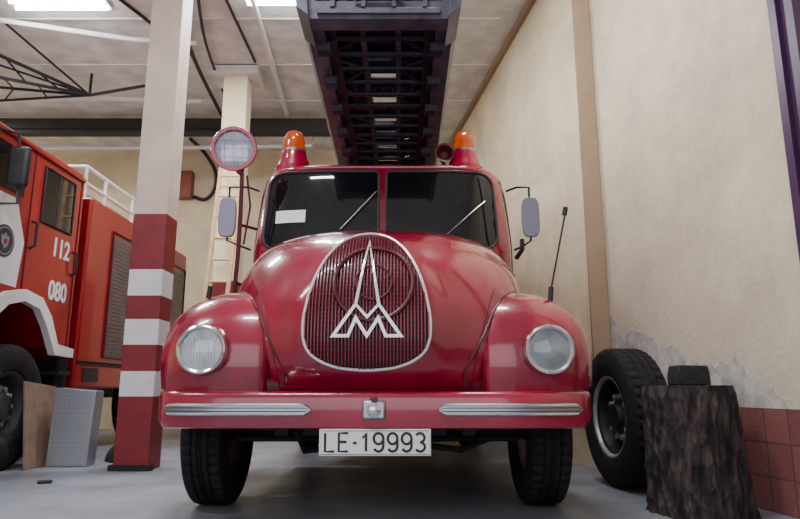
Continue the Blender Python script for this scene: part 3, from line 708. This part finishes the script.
for (ya, yb_) in ((3.84, 4.42), (4.54, 4.98), (5.12, 5.45), (5.62, 5.95), (6.15, 6.5), (6.7, 7.1), (7.3, 10.0)):
    b = MB(); b.box(CX - .115, CX + .115, ya, yb_, 3.35, 3.365); b.build('deck_plate', 'ladderd', LD)
for y, ww in ((3.90, .26), (4.52, .15), (4.95, .10), (5.3, .12), (5.7, .10), (6.1, .12)):
    b = MB(); b.box(CX - .36, CX + .36, y, y + ww, 3.19, 3.215)
    for k in range(7):
        x = CX - .24 + .08 * k; b.lathe([(0, .009), (.004, .009), (.004, 0)], (x, y + ww / 2, 3.19), (0, 0, -1), 10, m=1)
    b.build('cross_plate', ['ladder', 'mirror'], LD)
b = MB()
b.prism([(CX - .50, 3.44), (CX - .555, 3.30), (CX - .53, 3.13), (CX - .46, 3.07), (CX + .46, 3.07), (CX + .53, 3.13), (CX + .555, 3.30), (CX + .50, 3.44), (CX + .42, 3.44), (CX + .42, 3.2), (CX - .42, 3.2), (CX - .42, 3.44)], 3.76, 3.90, 'y')
b.box(CX - .42, CX + .42, 3.72, 3.76, 3.26, 3.33)
b.box(CX - .40, CX + .40, 3.74, 3.77, 3.10, 3.14)
for k in (-.3, -.1, .1, .3): b.box(CX + k - .015, CX + k + .015, 3.73, 3.77, 3.14, 3.26)
b.tube([(CX - .15, 3.74, 3.18), (CX - .13, 3.69, 3.26), (CX + .13, 3.69, 3.26), (CX + .15, 3.74, 3.18)], .015, 8)
for sg in (-1, 1): b.prism([(CX + sg * .45, 3.06), (CX + sg * .53, 3.12), (CX + sg * .548, 3.28), (CX + sg * .47, 3.28)], 3.70, 4.10, 'y')
b.build('ladder_head', 'ladderh', LD, bevel=.010)

# ------------------------------------------------------------------ modern fire truck
XS = -3.5
F = root('modern_fire_truck', (-4.6, 7.5, 0), 'red and white modern crew-cab fire engine parked beside columns', 'fire truck')
b = MB()
side = [(4.75, 1.0), (4.75, 1.9), (4.95, 2.85), (5.1, 3.02), (6.75, 3.05), (6.82, 2.98), (6.82, 1.12), (6.47, 1.12), (6.30, 1.35), (6.12, 1.52), (5.85, 1.58), (5.55, 1.52), (5.35, 1.35), (5.2, 1.1), (5.2, 1.0)]
b.prism(side, XS - 2.3, XS, 'x'); b.build('cab_shell', 'redm', F, bevel=.03, bseg=3)
b = MB(); b.prism([(4.80, 1.65), (5.75, 1.62), (5.80, 2.05), (5.62, 2.42), (4.86, 2.42)], XS - .01, XS + .006, 'x'); b.build('white_door_panel', 'white', F, smooth=False)
b = MB(); b.prism([(4.95, 2.48), (5.70, 2.46), (5.74, 2.86), (5.08, 2.88)], XS - .01, XS + .008, 'x'); b.build('front_door_window', 'glass', F, smooth=False)
b = MB(); b.prism([(6.02, 2.32), (6.60, 2.32), (6.60, 2.87), (6.02, 2.87)], XS - .01, XS + .008, 'x'); b.build('rear_door_window', 'glass', F, smooth=False)
b = MB(); b.tube([(XS + .008, y, z) for y, z in ((6.02, 2.32), (6.60, 2.32), (6.60, 2.87), (6.02, 2.87))], .014, 6, closed=True)
b.tube([(XS + .008, y, z) for y, z in ((6.30, 2.32), (6.30, 2.87))], .01, 6); b.build('window_seal', 'seal', F)
b = MB()
b.tube([(XS + .002, 5.84, 1.62), (XS + .002, 5.84, 2.96)], .008, 5); b.tube([(XS + .002, 6.74, 1.15), (XS + .002, 6.74, 2.96), (XS + .002, 5.86, 2.96)], .008, 5); b.build('door_seam', 'reddark', F)
for y, z0, z1 in ((5.90, 2.02, 2.28), (6.70, 1.9, 2.15)):
    b = MB(); b.tube([(XS, y, z0), (XS + .05, y, z0 + .02), (XS + .05, y, z1 - .02), (XS, y, z1)], .014, 8); b.build('grab_handle', 'black', F)
b = MB(); b.box(XS - .01, XS + .03, 4.95, 6.78, 2.95, 2.99); b.build('roof_gutter', 'redm', F, bevel=.008)
arch = [(5.2, 1.02), (5.22, 1.2), (5.38, 1.42), (5.58, 1.56), (5.85, 1.62), (6.14, 1.58), (6.33, 1.42), (6.50, 1.16), (6.82, 1.13)]
inn = [(y + (5.85 - y) * .13, z - .11) for y, z in arch[:-2]] + [(6.46, 1.05), (6.82, 1.04)]
b = MB()
for xx in (XS - .02, XS + .05):
    b.grid([[(xx, *a), (xx, *i_)] for a, i_ in zip(arch, inn)])
b.grid([[(XS - .02, *a), (XS + .05, *a)] for a in arch]); b.grid([[(XS - .02, *a), (XS + .05, *a)] for a in inn])
b.build('wheel_arch_flare', 'white', F, ang=50)
b = MB(); b.box(XS - 2.2, XS - .12, 4.9, 5.2, .5, 1.0); b.box(XS - 1.9, XS - .7, 5.2, 10, .6, 1.1); b.box(XS - .5, XS - .06, 6.72, 6.95, .55, 1.03); b.build('chassis', 'chassis', F, smooth=False)
b = MB(); b.box(XS - .3, XS + .02, 6.62, 6.86, .86, .90); b.build('cab_step', 'black', F)
BY, BZ = 5.50, 2.0
b = MB(); b.lathe([(0, .145), (.006, .145), (.006, 0)], (XS + .006, BY, BZ), (1, 0, 0), 32); b.build('badge_disc', 'blue', F)
b = MB(); b.lathe([(0, .125), (.004, .125), (.004, .115), (0, .115), (0, .125)], (XS + .012, BY, BZ), (1, 0, 0), 32); b.build('badge_border', 'ringgrey', F)
b = MB(); b.prism([(BY - .055, BZ + .05), (BY - .02, BZ + .04), (BY, BZ + .075), (BY + .02, BZ + .04), (BY + .055, BZ + .05), (BY + .045, BZ - .03), (BY, BZ - .075), (BY - .045, BZ - .03)], XS + .012, XS + .018, 'x'); b.build('badge_shield', 'ringgrey', F)
b = MB(); b.prism([(BY - .022, BZ + .015), (BY + .022, BZ + .015), (BY + .018, BZ - .02), (BY, BZ - .035), (BY - .018, BZ - .02)], XS + .012, XS + .021, 'x'); b.build('badge_charge', 'redm', F)
RT = Euler((pi / 2, 0, pi / 2)).to_matrix().to_4x4()
text_mesh('door_text', '112', .27, Matrix.Translation((XS + .004, 6.45, 2.12)) @ RT, 'white', F, .003, .85, bold=.006)
text_mesh('door_text', '080', .27, Matrix.Translation((XS + .004, 6.47, 1.68)) @ RT, 'white', F, .003, .85, bold=.006)
mr = sub_root('wing_mirror', (XS + .25, 5.3, 2.55), F)
b = MB(); b.box(XS + .08, XS + .26, 5.28, 5.36, 2.44, 2.80); b.build('mirror_shell', 'black', mr, bevel=.03, bseg=3)
b = MB(); b.tube([(XS, 5.15, 2.92), (XS + .15, 5.3, 2.92), (XS + .17, 5.36, 2.3), (XS, 5.2, 2.25)], .015, 8); b.build('mirror_arm', 'black', mr)
for (yy, side_) in ((5.93, 1), (5.93, -1), (9.2, 1), (9.2, -1)):
    xx = XS - .17 if side_ > 0 else XS - 2.1
    wr = sub_root('wheel', (xx, yy, .56), F)
    wheel(wr, xx, yy, .56, .56, .32, 'rimgrey', side_)
b = MB(); b.box(XS - 2.3, XS, 7.0, 10.3, 1.0, 2.86); b.box(XS - 2.3, XS + .0, 7.0, 8.6, .72, 1.0); b.build('equipment_body', 'redm', F, bevel=.03, bseg=3)
for (ya, yb_) in ((7.62, 8.3), (8.45, 9.25), (9.4, 10.2)):
    b = MB()
    nsl = 30
    for i in range(nsl):
        z = 1.1 + i * (1.45 / nsl)
        b.box(XS - .01, XS + .012, ya, yb_, z, z + 1.45 / nsl - .008)
    b.box(XS - .01, XS + .006, ya, yb_, 1.1, 2.55)
    b.build('roller_shutter', 'shutter', F, smooth=False)
    MB().tube([(XS + .012, ya - .03, 1.08), (XS + .012, ya - .03, 2.6), (XS + .012, yb_ + .03, 2.6), (XS + .012, yb_ + .03, 1.08)], .014, 6, closed=True).build('shutter_frame', 'reddark', F)
b = MB(); b.box(XS - .02, XS + .01, 7.02, 8.58, .98, 1.0); b.box(XS - .02, XS + .02, 7.15, 7.5, .8, .95); b.build('body_sill', 'black', F)
b = MB()
for y in (7.1, 7.6, 8.4, 9.7): b.tube([(XS - .15, y, 2.86), (XS - .15, y, 3.26)], .02, 6)
for z in (3.06, 3.26): b.tube([(XS - .15, 7.1, z), (XS - .15, 10.0, z)], .022, 6)
b.tube([(XS - .15, 7.1, 3.26), (XS - 1.6, 7.1, 3.26)], .022, 6); b.tube([(XS - .15, 7.1, 3.06), (XS - 1.6, 7.1, 3.06)], .022, 6)
for x in (-.5, -.9, -1.3, -1.6): b.tube([(XS + x, 7.1, 2.86), (XS + x, 7.1, 3.26)], .018, 6)
b.build('roof_rack', 'pipe', F)
b = MB(); b.box(XS - 1.9, XS - .35, 7.3, 9.8, 2.87, 3.08); b.build('roof_box', 'steel', F, bevel=.01)

# ------------------------------------------------------------------ items on the floor
S = root('spare_truck_wheel', (1.70, 4.98, 0), 'large black truck wheel standing upright against the wall', 'wheel')
wheel(S, 1.70, 4.98, .512, .51, .30, 'black', -1, yaw=0.09, rimring='ringgrey')
LXc = 1.775
b = MB(); rows = []
for i in range(15):
    z = .735 * i / 14; r_ = []
    for k in range(96):
        a = 2 * pi * k / 96
        r = .256 + .035 * (1 - i / 14) ** 2 + .012 * math.sin(3 * a + 1) + .010 * math.sin(7 * a + z * 3) + .010 * math.sin(19 * a + 4 * math.sin(z * 7)) + random.uniform(-.009, .009)
        if i == 14: r -= .012
        r_.append((LXc + r * math.cos(a) - .03 * z, 3.98 + r * math.sin(a), z + (random.uniform(-.01, .01) if 0 < i < 14 else 0)))
    rows.append(r_ + [r_[0]])
b.grid(rows); b.add([r for r in rows[-1][:-1]], [list(range(96))]); b.add([r for r in rows[0][:-1]], [list(range(96))])
b.build('tree_log', 'bark', label='dark rough-barked upright tree stump section', category='log', ang=60)
b = MB(); b.prism([(1.665, .737), (1.865, .737), (1.862, .80), (1.855, .852), (1.68, .856), (1.665, .80)], 3.90, 4.06, 'y'); b.build('rubber_block', 'lead', label='small black block resting on the log', category='block', bevel=.008)
b = MB(); b.prism([(-3.34, 0), (-2.95, 0), (-2.92, .70), (-3.31, .73)], 6.28, 6.46, 'y')
b.build('tread_plate_box', 'steel', label='silver tread-plate metal box standing on end', category='metal box', bevel=.008)
b = MB()
V = [(-3.365, 6.00, 0), (-3.365, 6.62, 0), (-3.385, 6.62, 0), (-3.385, 6.00, 0), (-3.475, 6.04, .79), (-3.475, 6.60, .74), (-3.495, 6.60, .74), (-3.495, 6.04, .79)]
b.add(V, [(0, 1, 2, 3), (4, 5, 6, 7), (0, 1, 5, 4), (2, 3, 7, 6), (0, 3, 7, 4), (1, 2, 6, 5)])
b.build('wooden_board', 'board', label='brown wooden board leaning beside the fire engine tyre', category='board', bevel=.003)
b = MB(); rows = []
for i in range(9):
    t = i / 8; rr = .16 * math.sqrt(max(1 - t * t, .0)) + .001; rows.append([( -2.78 + rr * 1.3 * math.cos(a) * (1 + .15 * math.sin(3 * a)), 6.75 + rr * math.sin(a) * (1 + .12 * math.cos(4 * a)), .20 * t) for a in np.linspace(0, 2 * pi, 25)])
b.grid(rows); b.build('crumpled_bag', 'lead', label='crumpled black bag on the floor', category='bag')
b = MB(); b.box(-.05, .05, -.04, .04, 0, .02, R=Matrix.Translation((-2.75, 5.2, 0.001)) @ Euler((0, 0, .4)).to_matrix().to_4x4()); b.build('floor_scrap', 'lead', label='small dark scrap lying on the concrete', category='scrap', bevel=.006)
LR = root('wooden_ladder', (-2.55, 8.3, 0), 'pale wooden ladder leaning against the cream column', 'ladder')
def lpt(x, t): return Vector((x, 8.25 + .5 * t, 4.3 * t + .02))
for x in (-2.66, -2.36):
    MB().tube([lpt(x, 0), lpt(x + .12, 1)], .03, 6).build('ladder_rail', 'wood', LR)
for i in range(13):
    t = .06 + i * .072
    MB().tube([lpt(-2.66 + .12 * t, t), lpt(-2.36 + .12 * t, t)], .018, 6).build('rung', 'wood', LR)

# ------------------------------------------------------------------ world + camera
w = bpy.data.worlds.new('w'); bpy.context.scene.world = w; w.use_nodes = True
w.node_tree.nodes['Background'].inputs[0].default_value = (0.82, 0.84, 0.95, 1); w.node_tree.nodes['Background'].inputs[1].default_value = 0.6
cam = bpy.data.cameras.new('cam'); cam.lens = 28.8; cam.sensor_width = 36
co = bpy.data.objects.new('cam', cam); co.location = (0, 0, 0.71); co.rotation_euler = (math.radians(90 + 11.5), 0, 0); COL.objects.link(co)
bpy.context.scene.camera = co
for o in bpy.data.objects:
    if 'wl' in o: del o['wl']
